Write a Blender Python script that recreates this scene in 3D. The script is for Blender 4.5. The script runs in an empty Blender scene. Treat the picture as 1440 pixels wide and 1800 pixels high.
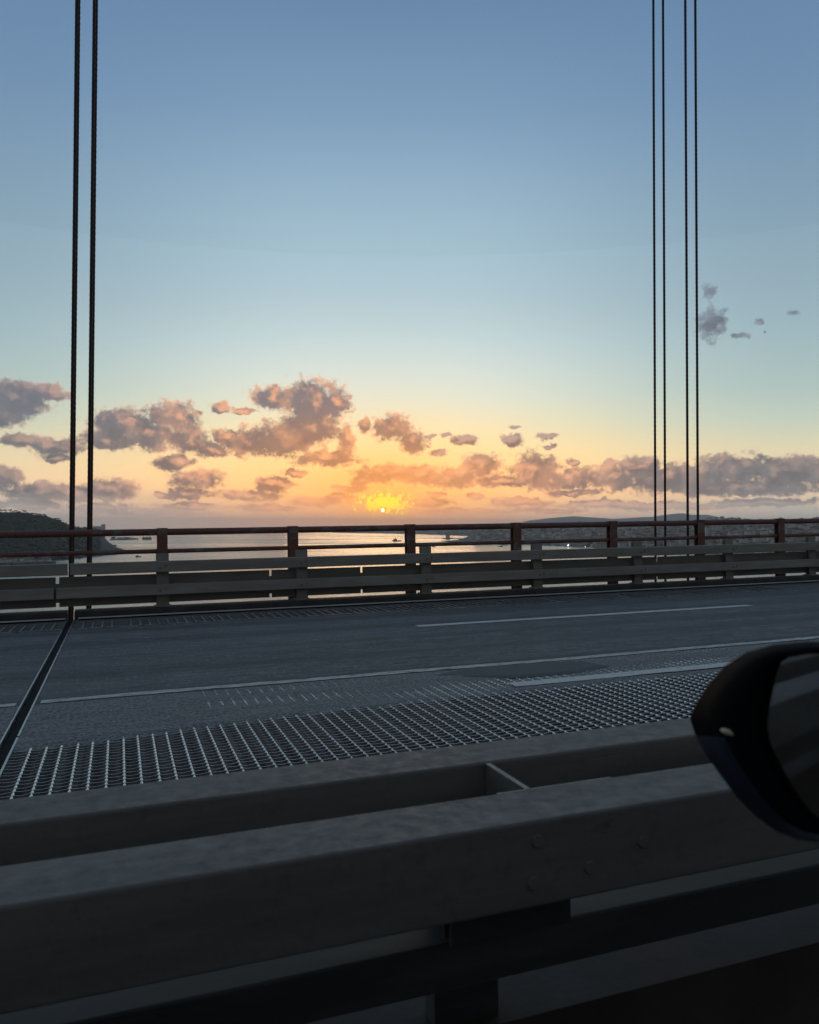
import bpy, bmesh, math, random
import numpy as np
from mathutils import Matrix, Vector, noise as mnoise

random.seed(7)
R = math.radians
scene = bpy.context.scene
col = scene.collection

# ------------------------------------------------------------------ camera
F = 1400.0                      # focal length in pixels of the 1440 px wide photograph
PSI = R(20.08)                  # heading, from across-the-bridge (+Y) towards +X
PITCH = math.atan(29 / F)
ROLL = 0.0025
ALPHA = math.atan(0.0187)       # the deck climbs towards +X
DECK_Z = 70.0
DM = Matrix.Translation((0, 0, DECK_Z)) @ Matrix.Rotation(-ALPHA, 4, 'Y')   # deck frame -> world
CAM = DM @ Vector((0, 0, 1.4))
fwd = Vector((math.sin(PSI) * math.cos(PITCH), math.cos(PSI) * math.cos(PITCH), math.sin(PITCH)))
r0 = fwd.cross(Vector((0, 0, 1))).normalized()
u0 = r0.cross(fwd)
rgt = r0 * math.cos(ROLL) + u0 * math.sin(ROLL)
upv = rgt.cross(fwd)
cd = bpy.data.cameras.new('camera')
cam = bpy.data.objects.new('camera', cd)
col.objects.link(cam)
cm = Matrix((rgt, upv, -fwd)).transposed().to_4x4()
cm.translation = CAM
cam.matrix_world = cm
cd.sensor_fit = 'HORIZONTAL'
cd.sensor_width = 36.0
cd.lens = 36.0 * F / 1440
cd.clip_start = 0.05
cd.clip_end = 90000
cd.dof.use_dof = True
cd.dof.focus_distance = 14.0
cd.dof.aperture_fstop = 9.0
scene.camera = cam


def ray(px, py):
    """direction of a pixel of the 1440x1800 photograph"""
    return (fwd + rgt * ((px - 720) / F) - upv * ((py - 900) / F)).normalized()


def azel(px, py):
    d = ray(px, py)
    return math.degrees(math.atan2(d.x, d.y)), math.degrees(math.asin(d.z))


# ------------------------------------------------------------------ render / exposure
scene.render.engine = 'CYCLES'
cy = scene.cycles
cy.use_denoising = True
cy.max_bounces = 6
cy.diffuse_bounces = 3
cy.glossy_bounces = 4
cy.transmission_bounces = 4
cy.volume_bounces = 1
cy.caustics_reflective = False
cy.caustics_refractive = False
cy.sample_clamp_indirect = 3.0
cy.use_adaptive_sampling = True
cy.adaptive_threshold = 0.015
scene.view_settings.view_transform = 'Standard'
scene.view_settings.look = 'None'
scene.view_settings.exposure = 0.0
scene.view_settings.gamma = 1.0
scene.view_settings.use_curve_mapping = False

# ------------------------------------------------------------------ sky
SUN_AZ, SUN_EL = azel(673, 897)


def lin(c, a=1.0):
    return tuple(((x / 255) / 12.92 if x / 255 <= 0.04045 else ((x / 255 + 0.055) / 1.055) ** 2.4) for x in c) + (a,)


class NT:
    """small helper around a node tree"""
    def __init__(s, tree):
        s.t = tree
        s.n = tree.nodes
        s.l = tree.links

    def node(s, typ, **kw):
        n = s.n.new(typ)
        for k, v in kw.items():
            setattr(n, k, v)
        return n

    def put(s, sock, v):
        if hasattr(v, 'links') or isinstance(v, bpy.types.NodeSocket):
            s.l.new(v, sock)
        else:
            sock.default_value = v

    def m(s, op, a, b=None, c=None, clamp=False):
        n = s.node('ShaderNodeMath', operation=op, use_clamp=clamp)
        s.put(n.inputs[0], a)
        if b is not None:
            s.put(n.inputs[1], b)
        if c is not None:
            s.put(n.inputs[2], c)
        return n.outputs[0]

    def v(s, op, a, b=None, scale=None):
        n = s.node('ShaderNodeVectorMath', operation=op)
        s.put(n.inputs[0], a)
        if b is not None:
            s.put(n.inputs[1], b)
        if scale is not None:
            s.put(n.inputs['Scale'], scale)
        return n.outputs['Value'] if op in ('LENGTH', 'DOT_PRODUCT', 'DISTANCE') else n.outputs['Vector']

    def step(s, x, lo, hi, smooth=True, to0=0.0, to1=1.0):
        n = s.node('ShaderNodeMapRange', interpolation_type='SMOOTHSTEP' if smooth else 'LINEAR')
        s.put(n.inputs[0], x)
        n.inputs[1].default_value = lo
        n.inputs[2].default_value = hi
        n.inputs[3].default_value = to0
        n.inputs[4].default_value = to1
        return n.outputs[0]

    def mix(s, f, a, b, typ='MIX'):
        n = s.node('ShaderNodeMix', data_type='RGBA', blend_type=typ)
        s.put(n.inputs['Factor'], f)
        s.put(n.inputs[6], a)
        s.put(n.inputs[7], b)
        return n.outputs[2]

    def noise(s, vec, scale, detail=4, rough=0.55, dist=0.0, out='Fac', dims='3D'):
        n = s.node('ShaderNodeTexNoise', noise_dimensions=dims)
        if vec is not None:
            s.l.new(vec, n.inputs['Vector'])
        n.inputs['Scale'].default_value = scale
        n.inputs['Detail'].default_value = detail
        n.inputs['Roughness'].default_value = rough
        n.inputs['Distortion'].default_value = dist
        return n.outputs[out]

    def ramp(s, fac, stops, interp='LINEAR'):
        n = s.node('ShaderNodeValToRGB')
        n.color_ramp.interpolation = interp
        e = n.color_ramp.elements
        while len(e) > 1:
            e.remove(e[0])
        for i, (p, c) in enumerate(stops):
            el = e[0] if i == 0 else e.new(p)
            el.position = p
            el.color = c
        s.put(n.inputs[0], fac)
        return n.outputs[0]

    def comb(s, x, y, z=0.0):
        n = s.node('ShaderNodeCombineXYZ')
        s.put(n.inputs[0], x)
        s.put(n.inputs[1], y)
        s.put(n.inputs[2], z)
        return n.outputs[0]


# clouds: pixel centre, half-width, half-height (converted to azimuth / elevation of the sky)
CLOUDS = [
    (28, 700, 66, 34), (85, 690, 40, 15), (0, 728, 60, 26), (40, 775, 46, 15), (100, 783, 60, 18), (98, 804, 30, 10),
    (215, 748, 62, 34), (305, 730, 52, 26), (262, 765, 70, 28), (190, 772, 55, 18), (330, 772, 42, 26), (305, 812, 36, 15),
    (372, 790, 34, 16), (390, 716, 18, 11), (427, 722, 24, 6),
    (548, 708, 56, 42), (592, 706, 26, 26), (478, 700, 42, 22), (545, 752, 62, 30), (500, 772, 66, 32), (435, 778, 44, 26), (400, 770, 30, 16),
    (575, 805, 60, 15), (612, 775, 16, 24),
    (690, 752, 38, 24), (728, 776, 26, 20), (757, 767, 12, 4), (641, 748, 12, 16),
    (815, 773, 24, 9), (783, 765, 10, 5), (901, 775, 21, 11), (905, 752, 14, 4), (955, 768, 14, 6), (970, 768, 8, 6), (965, 785, 12, 5), (770, 797, 16, 6),
    (345, 843, 52, 19), (330, 868, 40, 14), (478, 850, 36, 17), (440, 872, 60, 12), (520, 830, 26, 8),
    (195, 862, 56, 24), (70, 866, 80, 20), (8, 838, 36, 24), (130, 870, 60, 16), (285, 872, 22, 8),
    (685, 832, 62, 18), (640, 845, 30, 10), (740, 835, 34, 20), (800, 838, 52, 20), (848, 822, 38, 26), (880, 848, 60, 12),
    (940, 828, 46, 34), (965, 845, 50, 18), (1010, 840, 40, 20), (1072, 838, 70, 24), (1075, 812, 16, 8), (1125, 818, 46, 20), (1010, 812, 14, 7),
    (1180, 842, 90, 30), (1285, 825, 78, 30), (1385, 828, 84, 28), (1440, 832, 60, 32), (1300, 858, 160, 18),
    (620, 858, 34, 7), (600, 872, 30, 7), (760, 884, 44, 9), (770, 868, 20, 5), (835, 872, 16, 6), (915, 884, 56, 9), (1010, 866, 60, 8), (1060, 886, 90, 8), (560, 880, 60, 9),
    (1250, 570, 34, 38), (1246, 514, 15, 17), (1300, 590, 24, 6), (1335, 566, 12, 8), (1398, 548, 14, 9), (1345, 584, 7, 4),
    (40, 886, 90, 9), (180, 892, 70, 8), (330, 890, 60, 7), (470, 892, 70, 7), (250, 900, 120, 6), (820, 900, 90, 6), (960, 898, 70, 6), (1180, 890, 120, 8), (1350, 884, 110, 9),
    # outside the frame the same broken cloud row goes on
    (-160, 700, 90, 36), (-260, 760, 120, 34), (-120, 850, 120, 26), 
    (1620, 820, 120, 40), (1800, 850, 200, 30),
]

world = bpy.data.worlds.new('World')
scene.world = world
world.use_nodes = True
wt = world.node_tree
wt.nodes.clear()
W = NT(wt)


def field_group():
    g = bpy.data.node_groups.new('cloud_field', 'ShaderNodeTree')
    g.interface.new_socket('P', in_out='INPUT', socket_type='NodeSocketVector')
    g.interface.new_socket('Field', in_out='OUTPUT', socket_type='NodeSocketFloat')
    g.interface.new_socket('Body', in_out='OUTPUT', socket_type='NodeSocketFloat')
    N = NT(g)
    gi = N.node('NodeGroupInput')
    go = N.node('NodeGroupOutput')
    P = gi.outputs[0]
    w1 = N.v('SUBTRACT', N.noise(P, 0.55, 3, 0.6, out='Color'), (0.5, 0.5, 0.5))
    w2 = N.v('SUBTRACT', N.noise(P, 2.1, 3, 0.6, out='Color'), (0.5, 0.5, 0.5))
    Q = N.v('ADD', P, N.v('MULTIPLY', w1, (1.15, 0.8, 0)))
    Q = N.v('ADD', Q, N.v('MULTIPLY', w2, (0.62, 0.48, 0)))
    acc = None
    for (x, y, rx, ry) in CLOUDS:
        a, e = azel(x, y)
        k = math.degrees(F / (F * F + (min(max(x, 0), 1440) - 720) ** 2))
        d = N.v('MULTIPLY', N.v('SUBTRACT', Q, (a, e, 0)), (1 / (rx * k * 1.12), 1 / (ry * k * 1.15), 0))
        f = N.m('SUBTRACT', 1.12, N.v('LENGTH', d))
        acc = f if acc is None else N.m('SMOOTH_MAX', acc, f, 0.22)
    n1 = N.noise(P, 1.4, 6, 0.66)
    n2 = N.noise(P, 4.6, 5, 0.68)
    vo = N.node('ShaderNodeTexVoronoi', feature='SMOOTH_F1')
    N.l.new(N.v('MULTIPLY', Q, (1, 1.15, 0)), vo.inputs['Vector'])
    vo.inputs['Scale'].default_value = 1.7
    vo.inputs['Smoothness'].default_value = 0.35
    f = N.m('ADD', acc, N.m('MULTIPLY', N.m('SUBTRACT', n1, 0.5), 1.25))
    n1b = N.noise(P, 1.4, 2, 0.5)
    body = N.m('ADD', acc, N.m('MULTIPLY', N.m('SUBTRACT', n1b, 0.5), 1.1))
    body = N.m('ADD', body, N.m('MULTIPLY', N.m('SUBTRACT', n2, 0.5), 0.12))
    N.l.new(body, go.inputs[1])
    f = N.m('ADD', f, N.m('MULTIPLY', N.m('SUBTRACT', n2, 0.5), 0.55))
    n3 = N.noise(P, 13.0, 3, 0.6)
    f = N.m('ADD', f, N.m('MULTIPLY', N.m('SUBTRACT', n3, 0.5), 0.30))
    f = N.m('ADD', f, N.m('MULTIPLY', N.m('SUBTRACT', 0.42, vo.outputs['Distance']), 0.30))
    N.l.new(f, go.inputs[0])
    return g


geo = W.node('ShaderNodeTexCoord')
D = W.v('NORMALIZE', geo.outputs['Generated'])
sx = W.node('ShaderNodeSeparateXYZ')
W.l.new(D, sx.inputs[0])
az = W.m('MULTIPLY', W.m('ARCTAN2', sx.outputs[0], sx.outputs[1]), 180 / math.pi)
el = W.m('MULTIPLY', W.m('ARCSINE', sx.outputs[2]), 180 / math.pi)
P = W.comb(az, el, 0.0)
daz = W.m('ABSOLUTE', W.m('SUBTRACT', az, SUN_AZ))
daz = W.m('MINIMUM', daz, W.m('SUBTRACT', 360.0, daz))
sd = Vector((math.sin(R(SUN_AZ)) * math.cos(R(SUN_EL)), math.cos(R(SUN_AZ)) * math.cos(R(SUN_EL)), math.sin(R(SUN_EL))))
sang = W.m('MULTIPLY', W.m('ARCCOSINE', W.m('MINIMUM', W.v('DOT_PRODUCT', D, tuple(sd)), 0.9999999)), 180 / math.pi)

ef = W.m('DIVIDE', el, 90.0, clamp=True)


def stops(l):
    return [(e / 90, lin(c)) for e, c in l]


near = W.ramp(ef, stops([(0, (228, 186, 150)), (2.2, (252, 190, 118)), (4.0, (255, 204, 130)), (5.6, (248, 214, 152)), (7.3, (232, 218, 176)),
                         (9.3, (218, 222, 203)), (11.2, (209, 221, 214)), (13.2, (198, 217, 219)), (17, (177, 204, 215)), (20.7, (164, 195, 213)),
                         (27.5, (130, 163, 194)), (34, (106, 139, 175)), (60, (92, 112, 134)), (90, (94, 106, 118))]))
side = W.ramp(ef, stops([(0, (184, 174, 162)), (3, (226, 196, 156)), (5.2, (204, 194, 160)), (7.3, (178, 190, 176)), (9.3, (164, 184, 180)),
                         (13, (155, 181, 189)), (17, (147, 174, 189)), (21, (134, 164, 186)), (27.5, (114, 147, 181)),
                         (34, (102, 135, 172)), (60, (92, 112, 134)), (90, (94, 106, 118))]))
back = W.ramp(ef, stops([(0, (100, 100, 100)), (5, (116, 115, 114)), (10, (114, 116, 118)), (20, (110, 114, 118)), (40, (100, 109, 118)), (90, (94, 106, 118))]))
base = W.mix(W.step(daz, 3, 29), near, side)
base = W.mix(W.step(daz, 34, 130), base, back)
# the glow that spreads from the hidden sun
glow = W.m('EXPONENT', W.m('MULTIPLY', sang, -1 / 3.2))
base = W.mix(W.m('MULTIPLY', glow, 0.9, clamp=True), base, (1.0, 0.50, 0.07, 1))

fg = field_group()


def fld(vec):
    n = W.node('ShaderNodeGroup')
    n.node_tree = fg
    W.l.new(vec, n.inputs[0])
    return n.outputs[0], n.outputs[1]


Fa, Ba = fld(P)
sgn = W.m('MULTIPLY', W.m('MAXIMUM', W.m('MINIMUM', W.m('DIVIDE', W.m('SUBTRACT', SUN_AZ, az), 5.0), 1.0), -1.0), 0.55)
Fb, Bb = fld(W.v('ADD', P, W.comb(sgn, 0.42, 0.0)))
hi = W.step(el, 10.5, 12.5)
alpha = W.m('SUBTRACT', W.step(Fa, -0.02, 0.50), W.m('MULTIPLY', hi, W.m('SUBTRACT', W.step(Fa, -0.04, 0.40), W.step(Fa, 0.05, 0.95))))
thick = W.step(Ba, -0.04, 0.42)
lit = W.step(W.m('SUBTRACT', Ba, Bb), 0.08, 0.85)
mott = W.noise(P, 0.9, 4, 0.55)
core = W.mix(W.step(daz, 3, 24), lin((96, 76, 78)), lin((80, 84, 94)))
core = W.mix(W.step(mott, 0.35, 0.7), core, W.mix(W.step(daz, 3, 24), lin((124, 92, 86)), lin((104, 104, 110))))
core = W.mix(W.step(el, 4.5, 11), core, lin((100, 104, 118)))
rim = W.mix(W.step(daz, 5, 29), (1.0, 0.44, 0.21, 1), lin((214, 172, 152)))
right_high = W.m('MULTIPLY', W.step(W.m('SUBTRACT', az, SUN_AZ), 0.5, 4.0), W.step(el, 4.2, 5.6))
rim = W.mix(W.m('MULTIPLY', right_high, 0.8), rim, lin((158, 148, 150)))
rim = W.mix(W.step(el, 11, 14), rim, lin((150, 168, 182)))
cc = W.mix(thick, rim, core)
blush = W.m('MULTIPLY', W.step(W.noise(P, 0.42, 3, 0.5), 0.46, 0.62), W.step(daz, 13, 24, to0=0.6, to1=0.12))
cc = W.mix(W.m('MULTIPLY', blush, W.step(Ba, 0.2, 0.75, to0=1.0, to1=0.35)), cc, rim)
cc = W.mix(W.m('MULTIPLY', lit, W.step(daz, 8, 30, to0=0.7, to1=0.3)), cc, rim)
cc = W.mix(W.m('MULTIPLY', glow, 0.72, clamp=True), cc, (0.95, 0.33, 0.06, 1))
skyc = W.mix(W.m('MULTIPLY', alpha, 0.95), base, cc)

# low hazy bank over the horizon, with warm breaks
Ps = W.v('MULTIPLY', P, (0.32, 1.7, 1.0))
sn = W.noise(Ps, 0.9, 5, 0.55)
bank_a = W.step(W.m('ADD', el, W.m('MULTIPLY', W.m('SUBTRACT', sn, 0.5), 2.6)), 0.2, 2.9, to0=0.92, to1=0.0)
bank_c = W.mix(W.step(daz, 2, 20), lin((224, 164, 122)), lin((190, 168, 152)))
bank_c = W.mix(W.step(daz, 17, 30), bank_c, lin((160, 162, 158)))
bank_q = W.mix(W.step(daz, 40, 120), bank_c, lin((94, 94, 98)))
brk = W.m('MULTIPLY', W.step(W.noise(W.v('MULTIPLY', P, (0.22, 2.4, 1)), 0.8, 4, 0.6), 0.53, 0.68), W.step(el, 0.5, 1.5))
brk = W.m('MULTIPLY', brk, W.step(daz, 14, 32, to0=0.6, to1=0.2))
bank_c = W.mix(brk, bank_c, lin((240, 182, 132)))
bank_c = W.mix(W.step(daz, 40, 120), bank_c, lin((94, 94, 98)))
skyc = W.mix(bank_a, skyc, bank_c)

# the sun itself, breaking through ragged cloud
pn = W.noise(P, 3.0, 4, 0.6, 1.2)
dx = W.v('MULTIPLY', W.v('SUBTRACT', P, (SUN_AZ + 0.05, SUN_EL + 0.5, 0)), (1 / 2.2, 1 / 0.95, 0))
burn = W.m('SUBTRACT', 1.0, W.v('LENGTH', dx))
burn = W.m('ADD', burn, W.m('MULTIPLY', W.m('SUBTRACT', pn, 0.5), 3.4))
halo = W.m('EXPONENT', W.m('MULTIPLY', W.v('LENGTH', W.v('MULTIPLY', dx, (0.42, 0.40, 0))), -1.2))
skyc = W.mix(W.m('MULTIPLY', halo, 0.8), skyc, (1.05, 0.36, 0.04, 1))
skyc = W.mix(W.step(burn, 0.0, 0.8), skyc, (1.25, 0.84, 0.01, 1))
disc = W.step(sang, 0.04, 0.17, to0=1.0, to1=0.0)
sun_c = W.node('ShaderNodeRGB')
sun_c.outputs[0].default_value = (3.0, 2.7, 1.6, 1)
skyc = W.mix(disc, skyc, sun_c.outputs[0])

sky = W.node('ShaderNodeTexSky', sky_type='NISHITA')
sky.sun_disc = False
sky.sun_elevation = R(SUN_EL)
sky.sun_rotation = R(SUN_AZ)
sky.altitude = 70
STR = 0.1
scaled = W.v('SCALE', skyc, scale=W.step(el, -1.0, 17.0, to0=1.6 / STR, to1=1.04 / STR))
final = W.mix(0.06, scaled, sky.outputs[0])
# below the horizon (only met where sea and land end)
final = W.mix(W.step(el, -1.2, -0.2), W.v('SCALE', bank_c, scale=0.8 / STR), final)
bg = W.node('ShaderNodeBackground')
W.l.new(final, bg.inputs['Color'])
bg.inputs['Strength'].default_value = STR
# high up and far to the sides there is no cloud: the plain gradient is enough there (and quick)
clear = W.mix(0.06, W.v('SCALE', base, scale=1.0 / STR), sky.outputs[0])
clear = W.mix(W.step(el, 0.9, 3.6, to0=0.93, to1=0.0), clear, W.v('SCALE', bank_q, scale=1.0 / STR))
bg2 = W.node('ShaderNodeBackground')
W.l.new(clear, bg2.inputs['Color'])
bg2.inputs['Strength'].default_value = STR
msk = W.m('MULTIPLY', W.m('LESS_THAN', el, 19.0), W.m('LESS_THAN', daz, 78.0))
ms = W.node('ShaderNodeMixShader')
W.l.new(msk, ms.inputs[0])
W.l.new(bg2.outputs[0], ms.inputs[1])
W.l.new(bg.outputs[0], ms.inputs[2])
wo = W.node('ShaderNodeOutputWorld')
W.l.new(ms.outputs[0], wo.inputs['Surface'])
world.cycles.sampling_method = 'MANUAL'
world.cycles.sample_map_resolution = 1024

# ------------------------------------------------------------------ sun lamp (veiled by cloud, nearly set)
sl = bpy.data.lights.new('sun', 'SUN')
sl.energy = 0.1
sl.angle = R(14.0)
sl.color = (1.0, 0.66, 0.36)
so = bpy.data.objects.new('sun', sl)
col.objects.link(so)
so.rotation_euler = (-sd).to_track_quat('-Z', 'Y').to_euler()


# ------------------------------------------------------------------ mesh helpers
class MB:
    def __init__(s):
        s.vs = []
        s.fs = []

    def add(s, vs, fs):
        o = len(s.vs)
        s.vs += [tuple(v) for v in vs]
        s.fs += [tuple(i + o for i in f) for f in fs]

    def box(s, x0, x1, y0, y1, z0, z1):
        s.add([(x0, y0, z0), (x1, y0, z0), (x1, y1, z0), (x0, y1, z0), (x0, y0, z1), (x1, y0, z1), (x1, y1, z1), (x0, y1, z1)],
              [(3, 2, 1, 0), (4, 5, 6, 7), (0, 1, 5, 4), (1, 2, 6, 5), (2, 3, 7, 6), (3, 0, 4, 7)])
        return s

    def prism_u(s, prof, u0, u1, n=1, wob=0.0):
        """closed (v, w) profile extruded along u"""
        k = len(prof)
        vs = []
        for i in range(n + 1):
            u = u0 + (u1 - u0) * i / n
            for (v, w) in prof:
                vs.append((u, v + random.uniform(-wob, wob), w + random.uniform(-wob, wob)))
        fs = []
        for i in range(n):
            for j in range(k):
                a, b = i * k + j, i * k + (j + 1) % k
                fs.append((a, a + k, b + k, b))
        fs.append(tuple(range(k)))
        fs.append(tuple(n * k + j for j in reversed(range(k))))
        s.add(vs, fs)
        return s

    def cyl(s, p0, p1, r0, r1=None, n=10, caps=True):
        r1 = r0 if r1 is None else r1
        p0, p1 = Vector(p0), Vector(p1)
        d = (p1 - p0).normalized()
        a = d.orthogonal().normalized()
        b = d.cross(a)
        vs = []
        for p, r in ((p0, r0), (p1, r1)):
            for i in range(n):
                t = 2 * math.pi * i / n
                vs.append(p + a * math.cos(t) * r + b * math.sin(t) * r)
        fs = [(i, (i + 1) % n, n + (i + 1) % n, n + i) for i in range(n)]
        if caps:
            fs += [tuple(reversed(range(n))), tuple(range(n, 2 * n))]
        s.add(vs, fs)
        return s

    def mesh(s, name, smooth=False):
        me = bpy.data.meshes.new(name)
        me.from_pydata(s.vs, [], s.fs)
        me.update()
        if smooth:
            me.polygons.foreach_set('use_smooth', [True] * len(me.polygons))
        return me


def rbox(v0, v1, w0, w1, r=0.012, seg=2):
    """rounded rectangle profile (v, w), counter-clockwise seen from +u"""
    pts = []
    for (cv, cw, a0) in ((v1 - r, w1 - r, 0), (v0 + r, w1 - r, 90), (v0 + r, w0 + r, 180), (v1 - r, w0 + r, 270)):
        for i in range(seg + 1):
            a = R(a0 + 90 * i / seg)
            pts.append((cv + r * math.cos(a), cw + r * math.sin(a)))
    return pts


def link(name, me, mat=None, parent=None, mw=None, loc=None, kind=None, label=None, cat=None, group=None):
    o = bpy.data.objects.new(name, me)
    col.objects.link(o)
    if me is not None and mat is not None and not me.materials:
        me.materials.append(mat)
    if parent is not None:
        o.parent = parent
    if mw is not None:
        o.matrix_world = mw
    elif loc is not None:
        o.location = loc
    if kind:
        o['kind'] = kind
    if label:
        o['label'] = label
    if cat:
        o['category'] = cat
    if group:
        o['group'] = group
    return o


def deck_at(u, v, w):
    return DM @ Matrix.Translation((u, v, w))


# ------------------------------------------------------------------ materials
def mat(name, builder):
    m = bpy.data.materials.new(name)
    m.use_nodes = True
    t = m.node_tree
    b = next(n for n in t.nodes if n.type == 'BSDF_PRINCIPLED')
    N = NT(t)
    tc = N.node('ShaderNodeTexCoord')
    builder(N, b, tc)
    return m


def bump(N, b, h, strength, dist):
    n = N.node('ShaderNodeBump')
    n.inputs['Strength'].default_value = strength
    n.inputs['Distance'].default_value = dist
    N.l.new(h, n.inputs['Height'])
    N.l.new(n.outputs[0], b.inputs['Normal'])


def g(v):
    return (v[0], v[1], v[2], 1.0)


def two_tone(c1, c2, scale, rough=0.55, stretch=(1, 1, 1), lo=0.4, hi=0.65, bmp=0.0, bscale=200, coord='Object', metallic=0.0, spec=0.5, fine=0.0):
    def f(N, b, tc):
        p = N.v('MULTIPLY', tc.outputs[coord], stretch)
        n = N.noise(p, scale, 6, 0.6)
        c = N.mix(N.step(n, lo, hi), g(c1), g(c2))
        if fine:
            fn = N.noise(tc.outputs[coord], bscale, 2, 0.5)
            c = N.mix(N.step(fn, 0.35, 0.7, to0=0.0, to1=fine), c, g(tuple(x * 1.9 for x in c2)))
        N.l.new(c, b.inputs['Base Color'])
        rr = N.step(n, 0.3, 0.7, to0=rough - 0.08, to1=rough + 0.1)
        N.l.new(rr, b.inputs['Roughness'])
        b.inputs['Metallic'].default_value = metallic
        b.inputs['Specular IOR Level'].default_value = spec
        if bmp:
            bump(N, b, N.noise(tc.outputs[coord], bscale, 3, 0.6), bmp, 0.004)
    return f


def asphalt_f(N, b, tc):
    o = tc.outputs['Object']
    big = N.noise(N.v('MULTIPLY', o, (0.25, 1.4, 1)), 1.0, 5, 0.6)
    fine = N.noise(o, 90, 3, 0.7)
    c = N.mix(N.step(big, 0.35, 0.68), (0.075, 0.075, 0.075, 1), (0.130, 0.129, 0.127, 1))
    mid = N.noise(N.v('MULTIPLY', o, (1.0, 4.5, 1)), 2.6, 5, 0.75)
    c = N.mix(N.step(mid, 0.44, 0.70, to0=0, to1=0.8), c, (0.26, 0.255, 0.25, 1))
    gr = N.noise(N.v('MULTIPLY', o, (26, 8, 1)), 1.0, 3, 0.7)
    c = N.mix(N.step(gr, 0.5, 0.74, to0=0, to1=0.75), c, (0.30, 0.295, 0.29, 1))
    trk = N.noise(N.v('MULTIPLY', o, (0.03, 1.5, 0)), 1.0, 2, 0.5)
    c = N.mix(N.step(trk, 0.45, 0.6, to0=0, to1=0.55), c, (0.050, 0.049, 0.049, 1))
    c = N.mix(N.step(fine, 0.45, 0.78, to0=0, to1=0.7), c, (0.2, 0.205, 0.21, 1))
    vo = N.node('ShaderNodeTexVoronoi')
    N.l.new(N.v('MULTIPLY', o, (1.6, 4.0, 1)), vo.inputs['Vector'])
    vo.inputs['Scale'].default_value = 1.0
    c = N.mix(N.step(vo.outputs['Distance'], 0.0, 0.06, to0=0.35, to1=0), c, (0.2, 0.21, 0.21, 1))
    N.l.new(c, b.inputs['Base Color'])
    b.inputs['Roughness'].default_value = 0.72
    b.inputs['Specular IOR Level'].default_value = 0.35
    bump(N, b, N.m('ADD', fine, N.m('MULTIPLY', big, 0.5)), 0.55, 0.006)


def paint_f(worn):
    def f(N, b, tc):
        o = tc.outputs['Object']
        n = N.noise(N.v('MULTIPLY', o, (1.4, 9, 1)), 4, 6, 0.7)
        c = N.mix(N.step(n, 0.60 - worn * 0.16, 0.72 - worn * 0.1), (0.66, 0.66, 0.63, 1), (0.12, 0.12, 0.12, 1))
        N.l.new(c, b.inputs['Base Color'])
        b.inputs['Roughness'].default_value = 0.6
        bump(N, b, N.noise(o, 60, 3, 0.7), 0.4, 0.004)
    return f


def nrail_f(N, b, tc):
    o = tc.outputs['Object']
    n = N.noise(N.v('MULTIPLY', o, (0.6, 5, 5)), 2.5, 6, 0.65)
    c = N.mix(N.step(n, 0.35, 0.68), (0.130, 0.125, 0.118, 1), (0.172, 0.164, 0.155, 1))
    sp = N.noise(o, 28, 4, 0.7)
    c = N.mix(N.step(sp, 0.52, 0.75, to0=0, to1=0.25), c, (0.055, 0.052, 0.050, 1))
    scr = N.noise(N.v('MULTIPLY', o, (1.2, 45, 45)), 2.0, 3, 0.5)
    c = N.mix(N.step(scr, 0.69, 0.74, to0=0, to1=0.6), c, (0.28, 0.275, 0.26, 1))
    ru = N.noise(N.v('MULTIPLY', o, (1.0, 3, 3)), 3.2, 5, 0.7)
    c = N.mix(N.step(ru, 0.64, 0.72, to0=0, to1=0.55), c, (0.085, 0.050, 0.034, 1))
    N.l.new(c, b.inputs['Base Color'])
    N.l.new(N.step(sp, 0.3, 0.7, to0=0.5, to1=0.72), b.inputs['Roughness'])
    b.inputs['Specular IOR Level'].default_value = 0.3
    bump(N, b, N.m('ADD', sp, n), 0.3, 0.004)


def red_f(N, b, tc):
    o = tc.outputs['Object']
    gi = N.node('ShaderNodeNewGeometry')
    oi = N.node('ShaderNodeObjectInfo')
    q = N.v('ADD', o, N.comb(N.m('MULTIPLY', oi.outputs['Random'], 50.0), 0.0, 0.0))
    n = N.noise(N.v('MULTIPLY', q, (1.3, 2.5, 2.5)), 1.6, 5, 0.65)
    n2 = N.noise(q, 22, 4, 0.7)
    c = N.mix(N.step(n2, 0.35, 0.7), (0.155, 0.064, 0.054, 1), (0.215, 0.088, 0.072, 1))
    c = N.mix(N.step(n, 0.55, 0.60), c, (0.20, 0.165, 0.155, 1))      # chalked, weathered patches
    N.l.new(c, b.inputs['Base Color'])
    b.inputs['Roughness'].default_value = 0.55
    bump(N, b, n2, 0.3, 0.004)


def water_f(N, b, tc):
    o = tc.outputs['Object']
    b.inputs['Base Color'].default_value = (0.24, 0.26, 0.26, 1)
    st = N.noise(N.v('MULTIPLY', o, (0.0005, 0.0016, 1)), 1.0, 5, 0.6)
    N.l.new(N.step(st, 0.35, 0.65, to0=0.10, to1=0.28), b.inputs['Roughness'])
    b.inputs['IOR'].default_value = 1.4
    h = N.noise(N.v('MULTIPLY', o, (1, 1.3, 1)), 0.09, 4, 0.6)
    h2 = N.noise(o, 0.012, 3, 0.5)
    bump(N, b, N.m('ADD', h, N.m('MULTIPLY', h2, 2.0)), 0.5, 2.2)


def emit(name, c, s):
    m = bpy.data.materials.new(name)
    m.use_nodes = True
    b = next(n for n in m.node_tree.nodes if n.type == 'BSDF_PRINCIPLED')
    b.inputs['Base Color'].default_value = g(c)
    b.inputs['Emission Color'].default_value = g(c)
    b.inputs['Emission Strength'].default_value = s
    return m


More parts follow.
